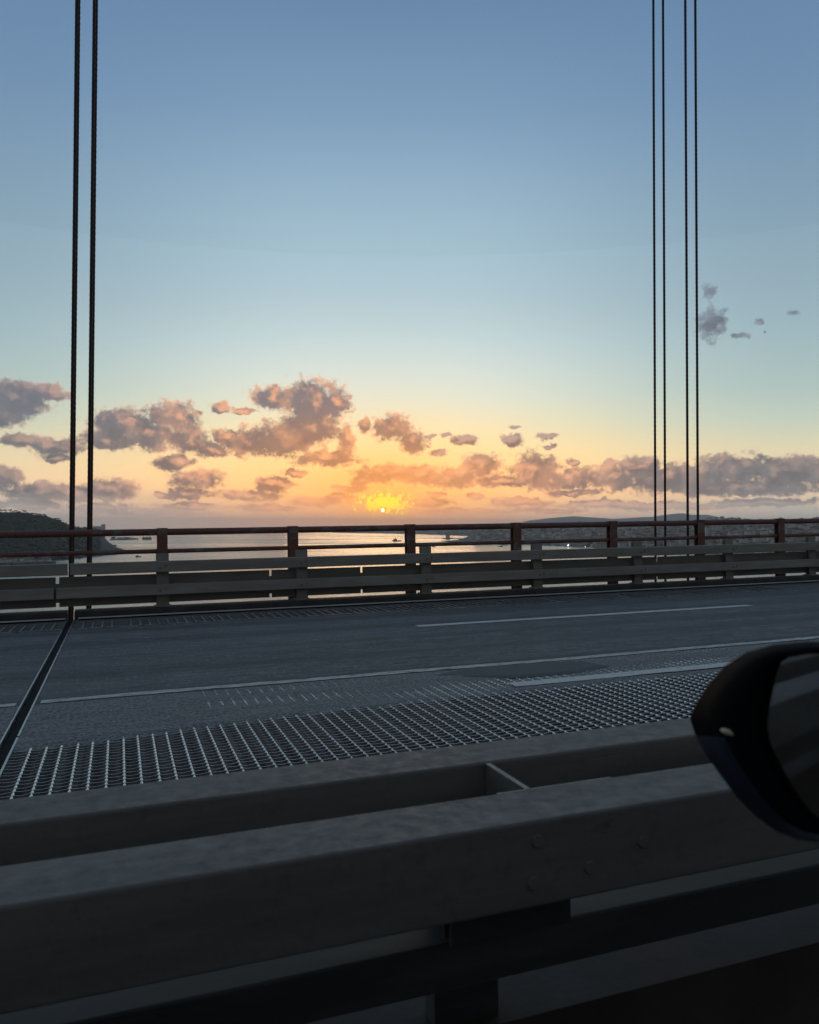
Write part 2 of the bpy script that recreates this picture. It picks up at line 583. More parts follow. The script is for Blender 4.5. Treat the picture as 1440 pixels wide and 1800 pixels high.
M = dict(
    asphalt=mat('asphalt', asphalt_f),
    infill=mat('asphalt_infill', two_tone((0.045, 0.044, 0.043), (0.19, 0.185, 0.178), 4, 0.7, (0.6, 6, 1), bmp=1.0, bscale=40, fine=0.7)),
    paint=mat('road_paint', paint_f(0.35)),
    paint_worn=mat('road_paint_worn', paint_f(1.0)),
    rail=mat('guardrail_paint', two_tone((0.235, 0.226, 0.202), (0.315, 0.303, 0.275), 2.5, 0.62, (0.5, 3, 3), bmp=0.12, bscale=120, fine=0.25, spec=0.3)),
    rail_near=mat('guardrail_galvanised', nrail_f),
    rail_edge=mat('guardrail_cut_edge', two_tone((0.13, 0.13, 0.125), (0.2, 0.2, 0.19), 9, 0.45)),
    red=mat('red_lead_paint', red_f),
    rope=mat('rope_paint', two_tone((0.035, 0.016, 0.014), (0.06, 0.022, 0.018), 3, 0.6, (1, 1, 0.5))),
    grate=mat('galvanised_grating', two_tone((0.68, 0.66, 0.63), (0.86, 0.84, 0.80), 14, 0.26, metallic=0.9)),
    grate_bar=mat('grating_bearing_bar', two_tone((0.24, 0.24, 0.25), (0.45, 0.45, 0.46), 18, 0.36, metallic=0.6)),
    steel=mat('joint_steel', two_tone((0.32, 0.33, 0.34), (0.5, 0.51, 0.52), 8, 0.32, metallic=0.9)),
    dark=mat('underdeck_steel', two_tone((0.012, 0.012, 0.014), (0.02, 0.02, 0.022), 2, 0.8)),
    rubber=mat('joint_rubber', two_tone((0.006, 0.006, 0.008), (0.012, 0.012, 0.014), 10, 0.8, spec=0.2)),
    kerb=mat('kerb_concrete', two_tone((0.035, 0.036, 0.038), (0.06, 0.06, 0.06), 2.5, 0.8, bmp=0.4, bscale=60)),
    kerb_brown=mat('median_kerb', two_tone((0.052, 0.038, 0.030), (0.085, 0.062, 0.050), 3, 0.85, bmp=0.4, bscale=40)),
    water=mat('estuary_water', water_f),
    housing=mat('mirror_housing', two_tone((0.003, 0.004, 0.005), (0.005, 0.006, 0.008), 4, 0.7, spec=0.03)),
    cap=mat('mirror_cap_paint', two_tone((0.006, 0.011, 0.028), (0.009, 0.015, 0.036), 3, 0.3)),
    land=mat('far_land', two_tone((0.035, 0.045, 0.032), (0.10, 0.095, 0.08), 0.006, 0.9, lo=0.42, hi=0.6)),
    woodland=mat('woodland_ground', two_tone((0.030, 0.042, 0.028), (0.055, 0.060, 0.040), 0.01, 0.95)),
    mountain=mat('far_mountain', two_tone((0.22, 0.22, 0.22), (0.27, 0.26, 0.25), 0.001, 0.95)),  # rock tone lightened so that the colour carries some distant haze
    leaf=mat('pine_foliage', two_tone((0.030, 0.045, 0.025), (0.055, 0.07, 0.04), 0.2, 0.9)),
    bark=mat('bark', two_tone((0.05, 0.035, 0.028), (0.08, 0.06, 0.05), 1.0, 0.9)),
    render_wall=mat('rendered_wall', two_tone((0.48, 0.48, 0.47), (0.66, 0.64, 0.60), 0.05, 0.85)),
    tan_wall=mat('tan_wall', two_tone((0.36, 0.32, 0.27), (0.48, 0.43, 0.37), 0.05, 0.85)),
    tile=mat('roof_tile', two_tone((0.16, 0.075, 0.05), (0.22, 0.11, 0.08), 0.2, 0.85)),
    stone=mat('harbour_stone', two_tone((0.12, 0.115, 0.105), (0.2, 0.19, 0.175), 0.05, 0.9)),
    boat=mat('boat_paint', two_tone((0.06, 0.06, 0.07), (0.1, 0.1, 0.11), 0.3, 0.5)),
    boat_white=mat('boat_cabin_paint', two_tone((0.35, 0.35, 0.36), (0.45, 0.45, 0.45), 0.3, 0.5)),
    lamp_on=emit('lamp_lit', (1.0, 0.98, 0.92), 9.0),
    inset=mat('pale_inset_coat', two_tone((0.55, 0.5, 0.38), (0.62, 0.55, 0.42), 30, 0.2)),
)


def mirror_f(N, b, tc):
    b.inputs['Base Color'].default_value = (0.55, 0.58, 0.6, 1)
    b.inputs['Metallic'].default_value = 1.0
    b.inputs['Roughness'].default_value = 0.03


M['mirror'] = mat('mirror_silver', mirror_f)

# ================================================================== SEA, LAND, SKYLINE
sea = MB()
S = 31000
n = 24
for i in range(n + 1):
    for j in range(n + 1):
        sea.vs.append((-S + 2 * S * i / n, -S + 2 * S * j / n, 0))
for i in range(n):
    for j in range(n):
        a = i * (n + 1) + j
        sea.fs.append((a, a + n + 1, a + n + 2, a + 1))
link('water', sea.mesh('water'), M['water'], kind='structure')


def horiz_dir(px):
    d = ray(px, 929)
    return Vector((d.x, d.y, 0)).normalized()


def py_to_dist(px, py):
    """distance at which the line of sight through a pixel meets the sea"""
    d = ray(px, py)
    t = -CAM.z / d.z
    return math.hypot(d.x * t, d.y * t)


def top_height(px, py, dist):
    d = ray(px, py)
    return CAM.z + dist * d.z / math.hypot(d.x, d.y)


def lerp_cols(cols, x):
    for a, b in zip(cols, cols[1:]):
        if a[0] <= x <= b[0]:
            t = (x - a[0]) / (b[0] - a[0])
            return [p + (q - p) * t for p, q in zip(a, b)]
    return list(cols[0] if x < cols[0][0] else cols[-1])


class Land:
    """a stretch of coast: along each bearing it rises from the shore d0 to the ridge dr and falls to d1"""
    def __init__(s, name, cols, material, step, rows, rough, label=None):
        s.cols = cols
        s.rough = rough
        mb = MB()
        x0, x1 = cols[0][0], cols[-1][0]
        nx = max(2, int((x1 - x0) / step))
        for i in range(nx + 1):
            x = x0 + (x1 - x0) * i / nx
            for j in range(rows + 1):
                t = j / rows
                mb.vs.append(tuple(s.point(x, t)))
        for i in range(nx):
            for j in range(rows):
                a = i * (rows + 1) + j
                mb.fs.append((a, a + rows + 1, a + rows + 2, a + 1))
        s.ob = link(name, mb.mesh(name, True), material, kind='structure')

    def point(s, x, t):
        _, d0, dr, d1, H = lerp_cols(s.cols, x)
        tr = 0.6
        if t < tr:
            d = d0 + (dr - d0) * (t / tr)
            k = math.sin(0.5 * math.pi * (t / tr)) ** 1.1
        else:
            d = dr + (d1 - dr) * ((t - tr) / (1 - tr))
            k = math.cos(0.5 * math.pi * ((t - tr) / (1 - tr)))
        p = horiz_dir(x) * d
        nz = mnoise.fractal(Vector((p.x, p.y, 0)) * 0.0016, 1.0, 2.0, 4)
        h = H * k + s.rough * nz * H * math.sin(math.pi * min(1, t / 0.98))
        z = -3.0 if t in (0.0, 1.0) else max(1.2, h)
        return Vector((p.x, p.y, z))


def shore_cols(pts):
    """(px, shore y, ridge distance factor, depth factor, skyline y)"""
    out = []
    for (x, ys, fr, fe, yt) in pts:
        d0 = py_to_dist(x, ys)
        dr = d0 * fr
        out.append((x, d0, dr, d0 * fe, max(2.0, top_height(x, yt, dr))))
    return out


# north bank: far headlands first, then the near city shore
far_coast = Land('far_headland', shore_cols([(585, 936.5, 1.35, 1.6, 934), (620, 937.2, 1.4, 1.7, 934), (700, 938.6, 1.4, 1.8, 932), (760, 940.2, 1.5, 2.0, 931),
                                             (830, 943, 1.6, 2.2, 929), (900, 946, 1.7, 2.4, 928), (1000, 949, 1.8, 2.6, 926)]), M['land'], 6, 26, 0.25)
city_bank = Land('city_hillside', shore_cols([(775, 952.0, 1.02, 1.04, 951), (806, 953.5, 1.05, 1.12, 949), (822, 955, 1.25, 1.5, 944), (835, 956, 1.6, 2.1, 937), (860, 956.6, 1.9, 2.6, 932), (900, 957.3, 2.0, 2.8, 930), (960, 959, 2.2, 3.2, 927.5),
                                              (1010, 961.5, 2.4, 3.4, 926), (1060, 964, 2.5, 3.6, 925), (1120, 967, 2.5, 3.8, 924.5), (1200, 971, 2.5, 4.2, 923.5),
                                              (1270, 975, 2.5, 4.4, 922.5), (1350, 982, 2.6, 4.6, 922), (1440, 990, 2.6, 4.8, 921), (1700, 1010, 2.6, 5, 917), (2000, 1030, 2.6, 5, 900)]),
                 M['land'], 6, 44, 0.22)
south_bank = Land('wooded_hill', shore_cols([(-700, 1010, 1.3, 2.2, 890), (-300, 995, 1.3, 2.2, 897), (0, 988, 1.32, 2.2, 905.5), (40, 987, 1.34, 2.2, 907.5), (70, 986.5, 1.36, 2.2, 911.5),
                                             (100, 985.5, 1.4, 2.2, 917), (120, 984, 1.5, 2.3, 923), (140, 982, 1.6, 2.4, 929.5), (160, 980, 1.6, 2.5, 931.5), (178, 978, 1.5, 2.2, 934),
                                             (188, 977, 1.25, 1.5, 950), (205, 975.5, 1.12, 1.22, 962), (225, 972.5, 1.05, 1.1, 968), (236, 969.5, 1.02, 1.03, 969)]),
                  M['woodland'], 5, 30, 0.12)
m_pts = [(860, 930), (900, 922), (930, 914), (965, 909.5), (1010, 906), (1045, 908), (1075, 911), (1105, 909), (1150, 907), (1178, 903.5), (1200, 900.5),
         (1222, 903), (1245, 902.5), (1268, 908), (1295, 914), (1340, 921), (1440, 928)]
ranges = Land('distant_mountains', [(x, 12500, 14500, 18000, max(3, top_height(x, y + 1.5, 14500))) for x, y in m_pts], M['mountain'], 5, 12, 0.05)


def ground_z(land, x, t):
    return land.point(x, t)


# -------- buildings of the city bank
def house_mesh(w, d, h, roof):
    mb = MB()
    mb.box(-w / 2, w / 2, -d / 2, d / 2, -6, h)
    wall = mb.mesh('wall')
    rb = MB()
    if roof:
        o = 0.5
        rh = w * 0.22
        rb.add([(-w / 2 - o, -d / 2 - o, h), (w / 2 + o, -d / 2 - o, h), (w / 2 + o, d / 2 + o, h), (-w / 2 - o, d / 2 + o, h), (0, -d / 4, h + rh), (0, d / 4, h + rh)],
               [(0, 1, 4), (1, 2, 5, 4), (2, 3, 5), (3, 0, 4, 5), (3, 2, 1, 0)])
    else:
        rb.box(-w / 2 - 0.3, w / 2 + 0.3, -d / 2 - 0.3, d / 2 + 0.3, h, h + 1.0)
        rb.box(-w / 6, w / 6, -d / 6, d / 6, h + 1.0, h + 3.6)
    return wall, rb.mesh('roof')


kinds = []
for (w, d, h, rf, mw_, mr_) in ((14, 20, 9, 1, 'render_wall', 'tile'), (24, 30, 17, 0, 'render_wall', 'stone'), (20, 44, 24, 0, 'tan_wall', 'stone'),
                                (18, 18, 36, 0, 'render_wall', 'stone'), (30, 60, 12, 1, 'tan_wall', 'tile')):
    a, b = house_mesh(w, d, h, rf)
    a.materials.append(M[mw_])
    b.materials.append(M[mr_])
    kinds.append((a, b, w, d, h))
rng = random.Random(3)
cands = []
while len(cands) < 2600:
    x = rng.uniform(838, 1560)
    t = rng.uniform(0.02, 0.62) ** 1.15
    p = city_bank.point(x, t)
    dens = mnoise.noise(Vector((p.x, p.y, 0)) * 0.0022) + 0.25
    if rng.random() > 0.35 + dens:
        continue
    cands.append((p.length, x, t, p))
cands.sort(key=lambda c: c[0])
shown = [c for c in cands if 850 < c[1] < 1440]
first = shown[:3] and shown[::max(1, len(shown) // 230)][:230]
first_ids = set(id(c) for c in first)
for c in first:
    p = c[3]
    k = rng.choices(range(5), (5, 4, 3, 1, 2))[0]
    a, b, w, d, h = kinds[k]
    root = link('building', None, label='pale city building among many on the hazy hillside across the water', cat='building', group='buildings on the far city hillside',
                loc=(p.x, p.y, p.z))
    root.rotation_euler = (0, 0, rng.uniform(0, math.pi))
    link('wall', a, parent=root)
    link('roof', b, parent=root)
mass = {}
for c in cands:
    if id(c) in first_ids:
        continue
    p = c[3]
    k = rng.choices(range(5), (5, 4, 3, 1, 2))[0]
    a, b, w, d, h = kinds[k]
    ang = rng.uniform(0, math.pi)
    ca, sa = math.cos(ang), math.sin(ang)
    for me in (a, b):
        mb = mass.setdefault(me.materials[0].name, MB())
        mb.add([(p.x + v.co.x * ca - v.co.y * sa, p.y + v.co.x * sa + v.co.y * ca, p.z + v.co.z) for v in me.vertices],
               [tuple(f.vertices) for f in me.polygons])
allm = MB()
idx = []
for k, mb in mass.items():
    allm.add(mb.vs, mb.fs)
    idx += [k] * len(mb.fs)
me = allm.mesh('far_city')
names = list(mass)
for nme in names:
    me.materials.append(bpy.data.materials[nme])
me.polygons.foreach_set('material_index', [names.index(i) for i in idx])
link('far_city', me, kind='stuff', label='hazy mass of far houses covering the north bank hillside', cat='city')


def clump(mb, p, r, rngx, squash=0.75):
    t = (1 + 5 ** 0.5) / 2
    vs = [(-1, t, 0), (1, t, 0), (-1, -t, 0), (1, -t, 0), (0, -1, t), (0, 1, t), (0, -1, -t), (0, 1, -t), (t, 0, -1), (t, 0, 1), (-t, 0, -1), (-t, 0, 1)]
    fs = [(0, 11, 5), (0, 5, 1), (0, 1, 7), (0, 7, 10), (0, 10, 11), (1, 5, 9), (5, 11, 4), (11, 10, 2), (10, 7, 6), (7, 1, 8), (3, 9, 4), (3, 4, 2), (3, 2, 6),
          (3, 6, 8), (3, 8, 9), (4, 9, 5), (2, 4, 11), (6, 2, 10), (8, 6, 7), (9, 8, 1)]
    ang = rngx.uniform(0, 6.28)
    ca, sa = math.cos(ang), math.sin(ang)
    out = []
    for v in vs:
        k = r / 1.9 * rngx.uniform(0.75, 1.25)
        out.append((p[0] + (v[0] * ca - v[1] * sa) * k, p[1] + (v[0] * sa + v[1] * ca) * k, p[2] + v[2] * k * squash))
    mb.add(out, fs)


# city greenery
mb = MB()
for i in range(2600):
    x = rng.uniform(700, 1560)
    L = city_bank if x > 838 and rng.random() < 0.8 else far_coast
    if L is far_coast:
        x = min(x, 990)
    p = L.point(x, rng.uniform(0.02, 0.66))
    clump(mb, (p.x, p.y, p.z + 2), rng.uniform(9, 26), rng, 0.5)
link('far_trees', mb.mesh('far_trees'), M['leaf'], kind='stuff', label='dark tree cover between the far houses across the water', cat='trees')
# woodland on the left hill
mb = MB()
for i in range(3400):
    x = rng.uniform(-260, 176)
    t = rng.uniform(0.02, 0.66)
    p = south_bank.point(x, t)
    clump(mb, (p.x, p.y, p.z + 1.0), rng.uniform(4, 10), rng, 0.6)
link('woodland', mb.mesh('woodland'), M['leaf'], kind='stuff', label='dense scrub and woodland covering the dark hill on the left bank', cat='woodland')

# umbrella pines standing along the crest
pines = []
for kv in range(3):
    r2 = random.Random(20 + kv)
    tb = MB()
    lean = r2.uniform(-0.6, 0.6)
    tb.cyl((0, 0, -2), (lean * 0.5, 0, 4.2), 0.45, 0.34, 7)
    tb.cyl((lean * 0.5, 0, 4.2), (lean, 0.2, 8.0), 0.34, 0.22, 7)
    for a in range(4):
        tb.cyl((lean * 0.7, 0.1, 5.8), (lean + 2.4 * math.cos(a * 1.6 + kv), 2.4 * math.sin(a * 1.6 + kv), 8.6), 0.18, 0.08, 5)
    cb = MB()
    for a in range(11):
        rr = r2.uniform(0, 3.2)
        an = r2.uniform(0, 6.28)
        clump(cb, (lean + rr * math.cos(an), rr * math.sin(an), 9.0 + r2.uniform(-0.4, 1.0) - rr * 0.15), r2.uniform(1.3, 2.3), r2, 0.55)
    pines.append((tb.mesh('trunk'), cb.mesh('crown')))
px_list = [2, 9, 18, 23, 28, 33, 38, 43, 47, 52, 56, 60, 64, 68, 73, 77, 80, 84, 88, 93, 98, 102, 106, 110, 115, 119, 124, 132, 138, 143, 148, 151]
for i, x in enumerate(px_list):
    p = south_bank.point(x, 0.6 + rng.uniform(-0.02, 0.02))
    tb, cb = pines[i % 3]
    root = link('pine_tree', None, label='small dark umbrella pine standing on the crest of the wooded hill', cat='tree', group='pines along the hill crest', loc=p)
    root.rotation_euler = (0, 0, rng.uniform(0, 6))
    s_ = rng.uniform(0.6, 1.0) * (0.8 if x > 120 else 1)
    root.scale = (s_ * 1.5, s_ * 1.5, s_ * 1.35)
    link('trunk', tb, M['bark'], parent=root)
    link('crown', cb, M['leaf'], parent=root)


def sea_point(px, py):
    d = py_to_dist(px, py)
    h = horiz_dir(px)
    return Vector((h.x * d, h.y * d, 0)), d


def block(name, px0, px1, py_base, py_top, depth, material, label, cat, extra=None, dist=None):
    """a building whose footprint stands at the place seen through these pixels"""
    pc, d = sea_point((px0 + px1) / 2, py_base)
    if dist:
        d = dist
        pc = horiz_dir((px0 + px1) / 2) * d
    w = (px1 - px0) / F * d
    h = top_height((px0 + px1) / 2, py_top, d) - pc.z
    root = link(name, None, label=label, cat=cat, loc=pc)
    root.rotation_euler = (0, 0, -math.atan2(pc.x, pc.y))
    mb = MB()
    mb.box(-w / 2, w / 2, 0, depth, 0, h)
    link('wall', mb.mesh('wall'), material, parent=root)
    if extra:
        extra(root, w, h, depth)
    return root, w, h


# tower on the harbour mole
def tower_extra(root, w, h, dp):
    mb = MB()
    mb.box(-w * 0.62, w * 0.62, -3, dp + 3, h, h + 3)
    link('roof', mb.mesh('roof'), M['stone'], parent=root)
    mb = MB()
    mb.cyl((0, dp / 2, h + 3), (0, dp / 2, h + 15), 0.9, 0.3, 6)
    link('mast', mb.mesh('mast'), M['boat'], parent=root)
    mb = MB()
    mb.box(-w * 1.2, w * 1.2, -8, dp + 8, 0.5, 7)
    link('base', mb.mesh('base'), M['stone'], parent=root)


block('harbour_tower', 783.5, 791, 947.2, 937.0, 22, M['tan_wall'], 'tall narrow harbour tower standing at the end of the long mole', 'tower', tower_extra)


def pier(name, pts, width, z, label):
    """a low stone pier along the sea through pixel points"""
    mb = MB()
    q = [sea_point(*p)[0] for p in pts]
    for a, b in zip(q, q[1:]):
        d = (b - a).normalized()
        nrm = Vector((-d.y, d.x, 0)) * width / 2
        vs = [a + nrm, a - nrm, b - nrm, b + nrm]
        vs = [Vector((v.x, v.y, -2)) for v in vs] + [Vector((v.x, v.y, z)) for v in vs]
        mb.add(vs, [(0, 1, 2, 3), (4, 7, 6, 5), (0, 4, 5, 1), (1, 5, 6, 2), (2, 6, 7, 3), (3, 7, 4, 0)])
    return link(name, mb.mesh(name), M['stone'], label=label, cat='pier')


pier('harbour_mole', [(779, 947.4), (800, 947.6), (838, 948.2)], 30, 5, 'long low harbour mole reaching out left to the harbour tower')
pier('jetty', [(196, 949.5), (222, 949.0), (240, 948.0)], 26, 6, 'low jetty running out from the left bank towards a squat loading platform')
pier('rock_spit', [(183, 957.5), (196, 959.3), (202, 959.6)], 16, 4, 'short rocky spit off the wooded left shore, farther of two')
pier('rock_groyne', [(180, 962), (192, 964.5), (199, 965.0)], 14, 4, 'curved rocky groyne off the wooded left shore, nearer of two')
pier('quay', [(-60, 994), (20, 993.5), (60, 992), (96, 991)], 22, 5, 'pale stone quay on the water below the wooded hill')


def platform_extra(root, w, h, dp):
    mb = MB()
    for sx_ in (-0.35, 0.0, 0.3):
        mb2 = MB()
        mb2.cyl((w * sx_, dp / 2, h), (w * sx_, dp / 2, h + 16), 2.0, 1.4, 8)
        link('funnel', mb2.mesh('funnel'), M['boat'], parent=root)


block('loading_platform', 251, 266, 948.6, 944.6, 25, M['stone'], 'squat dark loading platform in the sea beyond the jetty', 'platform', platform_extra)


def silo_extra(root, w, h, dp):
    mb = MB()
    mb.box(w * 0.22, w * 0.5, 4, dp - 4, h, h * 1.0 + 12)
    link('lift_tower', mb.mesh('lift_tower'), M['tan_wall'], parent=root)


block('grain_silo', 161, 183.5, 940.5, 924.8, 40, M['render_wall'], 'long pale grain silo block on the left headland, right of the ropes', 'silo', silo_extra, dist=5600)
for i, (a, b, yb, yt) in enumerate(((196, 203, 947, 943.6), (206, 217, 947.3, 944.5), (219, 229, 947.5, 944.2), (231, 237, 947.3, 945.0))):
    block('waterfront_shed', a, b, yb, yt, 25, M['tan_wall' if i % 2 else 'stone'],
          ('leftmost grey shed on the far left waterfront', 'long low shed second from left on the far waterfront', 'low shed beside the jetty on the far left waterfront',
           'smallest shed, nearest the jetty end on the left waterfront')[i], 'shed')
for i in range(26):
    x = rng.uniform(-40, 96)
    p, d = sea_point(x, rng.uniform(987, 991.5))
    mbw = kinds[0]
    root = link('waterside_house', None, label='small pale house or warehouse by the quay at the foot of the wooded hill', cat='building', group='houses by the left quay',
                loc=(p.x, p.y, 3.0))
    root.rotation_euler = (0, 0, rng.uniform(0, 3))
    root.scale = (0.7, 0.7, 0.55)
    link('wall', mbw[0], parent=root)
    link('roof', mbw[1], parent=root)
# flat ground for the quayside
qb = MB()
qp = [sea_point(x, y)[0] for x, y in ((-200, 994), (0, 991.8), (70, 991.0), (90, 990), (92, 986), (60, 984), (-200, 984))]
qb.add([(v.x, v.y, 3.2) for v in qp] + [(v.x, v.y, -2) for v in qp],
       [tuple(range(7))[::-1]] + [(i, (i + 1) % 7, 7 + (i + 1) % 7, 7 + i) for i in range(7)])
link('quayside', qb.mesh('quayside'), M['stone'], kind='structure')


def boat(px, py, length, rot, label, dark=True, ship=False):
    p, d = sea_point(px, py)
    root = link('boat' if not ship else 'ship', None, label=label, cat='boat' if not ship else 'ship', loc=p)
    root.rotation_euler = (0, 0, rot)
    L = length / 2
    B = L * 0.3
    H = L * 0.22
    hb = MB()
    pr = [(-L, -B * 0.8), (L * 0.5, -B), (L, 0), (L * 0.5, B), (-L, B * 0.8)]
    hb.add([(x, y * 0.7, -0.5) for x, y in pr] + [(x, y, H) for x, y in pr], [(4, 3, 2, 1, 0), (5, 6, 7, 8, 9)] + [(i, (i + 1) % 5, 5 + (i + 1) % 5, 5 + i) for i in range(5)])
    link('hull', hb.mesh('hull'), M['boat'], parent=root)
    cb = MB()
    cb.box(-L * 0.7, -L * 0.1, -B * 0.6, B * 0.6, H, H * 2.3)
    link('cabin', cb.mesh('cabin'), M['boat'] if dark else M['boat_white'], parent=root)
    mb_ = MB()
    mb_.cyl((-L * 0.3, 0, H * 2.2), (-L * 0.3, 0, H * 4.2), L * 0.03, L * 0.02, 6)
    link('mast', mb_.mesh('mast'), M['boat'], parent=root)


boat(244, 979, 15, 0.3, 'small dark boat below the lower red rail, left of the first red post')
boat(698, 951.5, 55, 0.1, 'long dark cargo ship on the far water just left of a red post', ship=True)
boat(763, 961.5, 16, 0.2, 'small boat on the pale water right of the red post below the sun')
boat(830, 958, 18, 0.0, 'small boat close under the lower rail, off the far promontory')
boat(880, 961, 20, 2.8, 'small dark boat off the city shore left of a red post')
boat(885.5, 957.8, 22, 0.1, 'moored dark boat at the edge of the far city shore')

# lamps burning on the far bank
for (x, y, lab) in ((1364, 934, 'bright floodlight left of the sixth red post on the far bank'), (1389, 934, 'bright floodlight right of the last red post in view on the far bank'),
                    (1245, 948, 'small lit lamp low on the far bank right of the ropes'), (1258, 947.5, 'fainter lit lamp right beside another low on the far bank'),
                    (1128, 955, 'lit lamp low on the far bank left of the four thin ropes'), (999, 958.5, 'lit lamp near the far water edge, alone'),
                    (1029, 962, 'lit lamp row end at the far water edge under the red rail')):
    # meet the terrain along the line of sight
    d = ray(x, y)
    hit = None
    for i in range(1, 60):
        t = i / 100
        p = city_bank.point(x, t)
        if p.z + 14 >= top_height(x, y, math.hypot(p.x, p.y)):
            hit = p
            break
    if hit is None:
        hit = city_bank.point(x, 0.3)
    dist = math.hypot(hit.x, hit.y)
    ztop = top_height(x, y, dist)
    big = 1.0 if y < 940 else 0.55
    root = link('floodlight_mast', None, label=lab, cat='lamp', loc=(hit.x, hit.y, hit.z - 1))
    mb = MB()
    mb.cyl((0, 0, 0), (0, 0, ztop - hit.z + 1), 0.35, 0.2, 6)
    link('pole', mb.mesh('pole'), M['boat'], parent=root)
    mb = MB()
    clump(mb, (0, 0, ztop - hit.z + 1), 3.0 * big * dist / 3000, random.Random(1), 1.0)
    link('lamp', mb.mesh('lamp'), M['lamp_on'], parent=root)

# ================================================================== BRIDGE DECK
JU = -0.69          # expansion joint, u of its centre
U0, U1 = -45.0, 70.0


def dlink(name, mb, m, **kw):
    me_ = mb.mesh(name, kw.pop('smooth', False))
    return link(name, me_, m, mw=kw.pop('mw', DM), **kw)


for (a, b) in ((U0, JU - 0.058), (JU + 0.052, U1)):
    mb = MB()
    mb.box(a, b, 7.0, 12.0, -0.25, 0.0)
    dlink('road', mb, M['asphalt'], kind='structure')
    mb = MB()
    mb.box(a, b, -7.5, 0.95, -0.25, 0.0)
    dlink('near_road', mb, M['asphalt'], kind='structure')

# painted lines
mb = MB()
def wavy_strip(mb, u0_, u1_, vc, w, z, n, amp, seed):
    rr = random.Random(seed)
    vs = []
    ph = rr.uniform(0, 6)
    for i in range(n + 1):
        u = u0_ + (u1_ - u0_) * i / n
        o = amp * (math.sin(u * 0.9 + ph) + 0.5 * math.sin(u * 2.3 + ph * 2))
        e0, e1 = rr.uniform(-0.008, 0.008), rr.uniform(-0.008, 0.008)
        vs += [(u, vc + o - w / 2 + e0, z), (u, vc + o + w / 2 + e1, z)]
    mb.add(vs, [(2 * i, 2 * i + 2, 2 * i + 3, 2 * i + 1) for i in range(n)])


wavy_strip(mb, JU + 0.09, U1, 7.08, 0.125, 0.005, 400, 0.014, 1)
wavy_strip(mb, U0, JU - 0.09, 7.08, 0.125, 0.005, 160, 0.012, 2)
dlink('solid_lane_line', mb, M['paint_worn'], kind='structure')
for a, b in ((3.80, 9.5), (15.0, 20.7), (26.2, 31.9), (-7.4, -1.9 - 1.5)):
    mb = MB()
    wavy_strip(mb, a, b, 10.15, 0.17, 0.005, 40, 0.0, int(a * 10))
    dlink('lane_dash', mb, M['paint'], kind='structure')
mb = MB()
wavy_strip(mb, JU + 0.09, U1, 13.40, 0.20, 0.006, 200, 0.0, 3)
wavy_strip(mb, U0, JU - 0.09, 13.40, 0.20, 0.006, 90, 0.0, 4)
dlink('edge_line', mb, M['paint'], kind='structure')

# infill strip of asphalt over the grating, broken along its near edge
def infill(a, b, n):
    mb = MB()
    rows = 26
    v0, v1 = 5.3, 6.995
    for i in range(n + 1):
        u = a + (b - a) * i / n
        edge = 5.93 + 0.10 * mnoise.noise(Vector((u * 0.8, 3, 0))) + 0.05 * mnoise.noise(Vector((u * 4, 7, 0)))
        if u < 1.6:
            edge -= 0.22 * min(1, (1.6 - u) / 1.6)
        for j in range(rows + 1):
            v = v0 + (v1 - v0) * (j / rows)
            hh = mnoise.fractal(Vector((u * 0.55, v * 2.6, 1.0)), 1.0, 2.0, 3)
            fine = mnoise.noise(Vector((u * 7, v * 14, 0)))
            z = 0.0008 + 0.010 * hh + 0.002 * fine + (0.004 if u < 0.6 else -0.001)
            if v > 6.82:
                z = min(z, 0.001)
            z -= 0.16 * max(0.0, (edge - v)) ** 0.9
            mb.vs.append((u, v, z))
    for i in range(n):
        for j in range(rows):
            q = i * (rows + 1) + j
            mb.fs.append((q, q + rows + 1, q + rows + 2, q + 1))
    return mb


dlink('asphalt_infill', infill(JU + 0.052, 16.0, 420), M['infill'], kind='structure', smooth=True)
dlink('asphalt_infill', infill(-9, JU - 0.058, 120), M['infill'], kind='structure', smooth=True)
mb = MB()
mb.box(16.0, U1, 5.9, 6.995, -0.2, -0.002)
dlink('asphalt_infill', mb, M['infill'], kind='structure')
for a, b in ((3.15, 8.6), (14.3, 19.8)):
    mb = MB()
    wavy_strip(mb, a, b, 6.13, 0.17, 0.0075, 60, 0.004, int(a))
    dlink('lane_dash', mb, M['paint'], kind='structure')
# a smooth repair patch beside the solid line
mb = MB()
pp = [(3.0, 6.62), (3.35, 6.47), (3.9, 6.45), (4.35, 6.56), (4.3, 6.84), (3.9, 6.94), (3.2, 6.95), (2.8, 6.80)]
mb.add([(u, v, 0.0105) for u, v in pp] + [(3.6 + (u - 3.6) * 1.12, 6.70 + (v - 6.70) * 1.3, 0.0) for u, v in pp], [tuple(range(8))] + [(i, 8 + i, 8 + (i + 1) % 8, (i + 1) % 8) for i in range(8)])
M['patch'] = mat('patch_asphalt', two_tone((0.10, 0.103, 0.105), (0.125, 0.127, 0.128), 5, 0.8))
dlink('repair_patch', mb, M['patch'], kind='structure')

# steel grating lane: twisted cross rods over wavy bearing bars
GV0, GV1 = 2.05, 6.99
grating = link('steel_grating', None, mw=DM, kind='structure')
PB = 0.065
CB = 0.0925


def rod_mesh():
    mb = MB()
    L = GV1 - GV0
    k = int(L / PB) * 4
    vs = []
    for i in range(k + 1):
        v = L * i / k
        tw = math.pi / 2 * i / 4
        bead = 0.0088 if i % 4 == 0 else 0.0054
        for q in range(4):
            a = tw + q * math.pi / 2
            vs.append((bead * math.cos(a), v, bead * math.sin(a)))
    fs = []
    for i in range(k):
        for q in range(4):
            fs.append((i * 4 + q, i * 4 + (q + 1) % 4, (i + 1) * 4 + (q + 1) % 4, (i + 1) * 4 + q))
    mb.add(vs, fs)
    return mb.mesh('cross_rod')


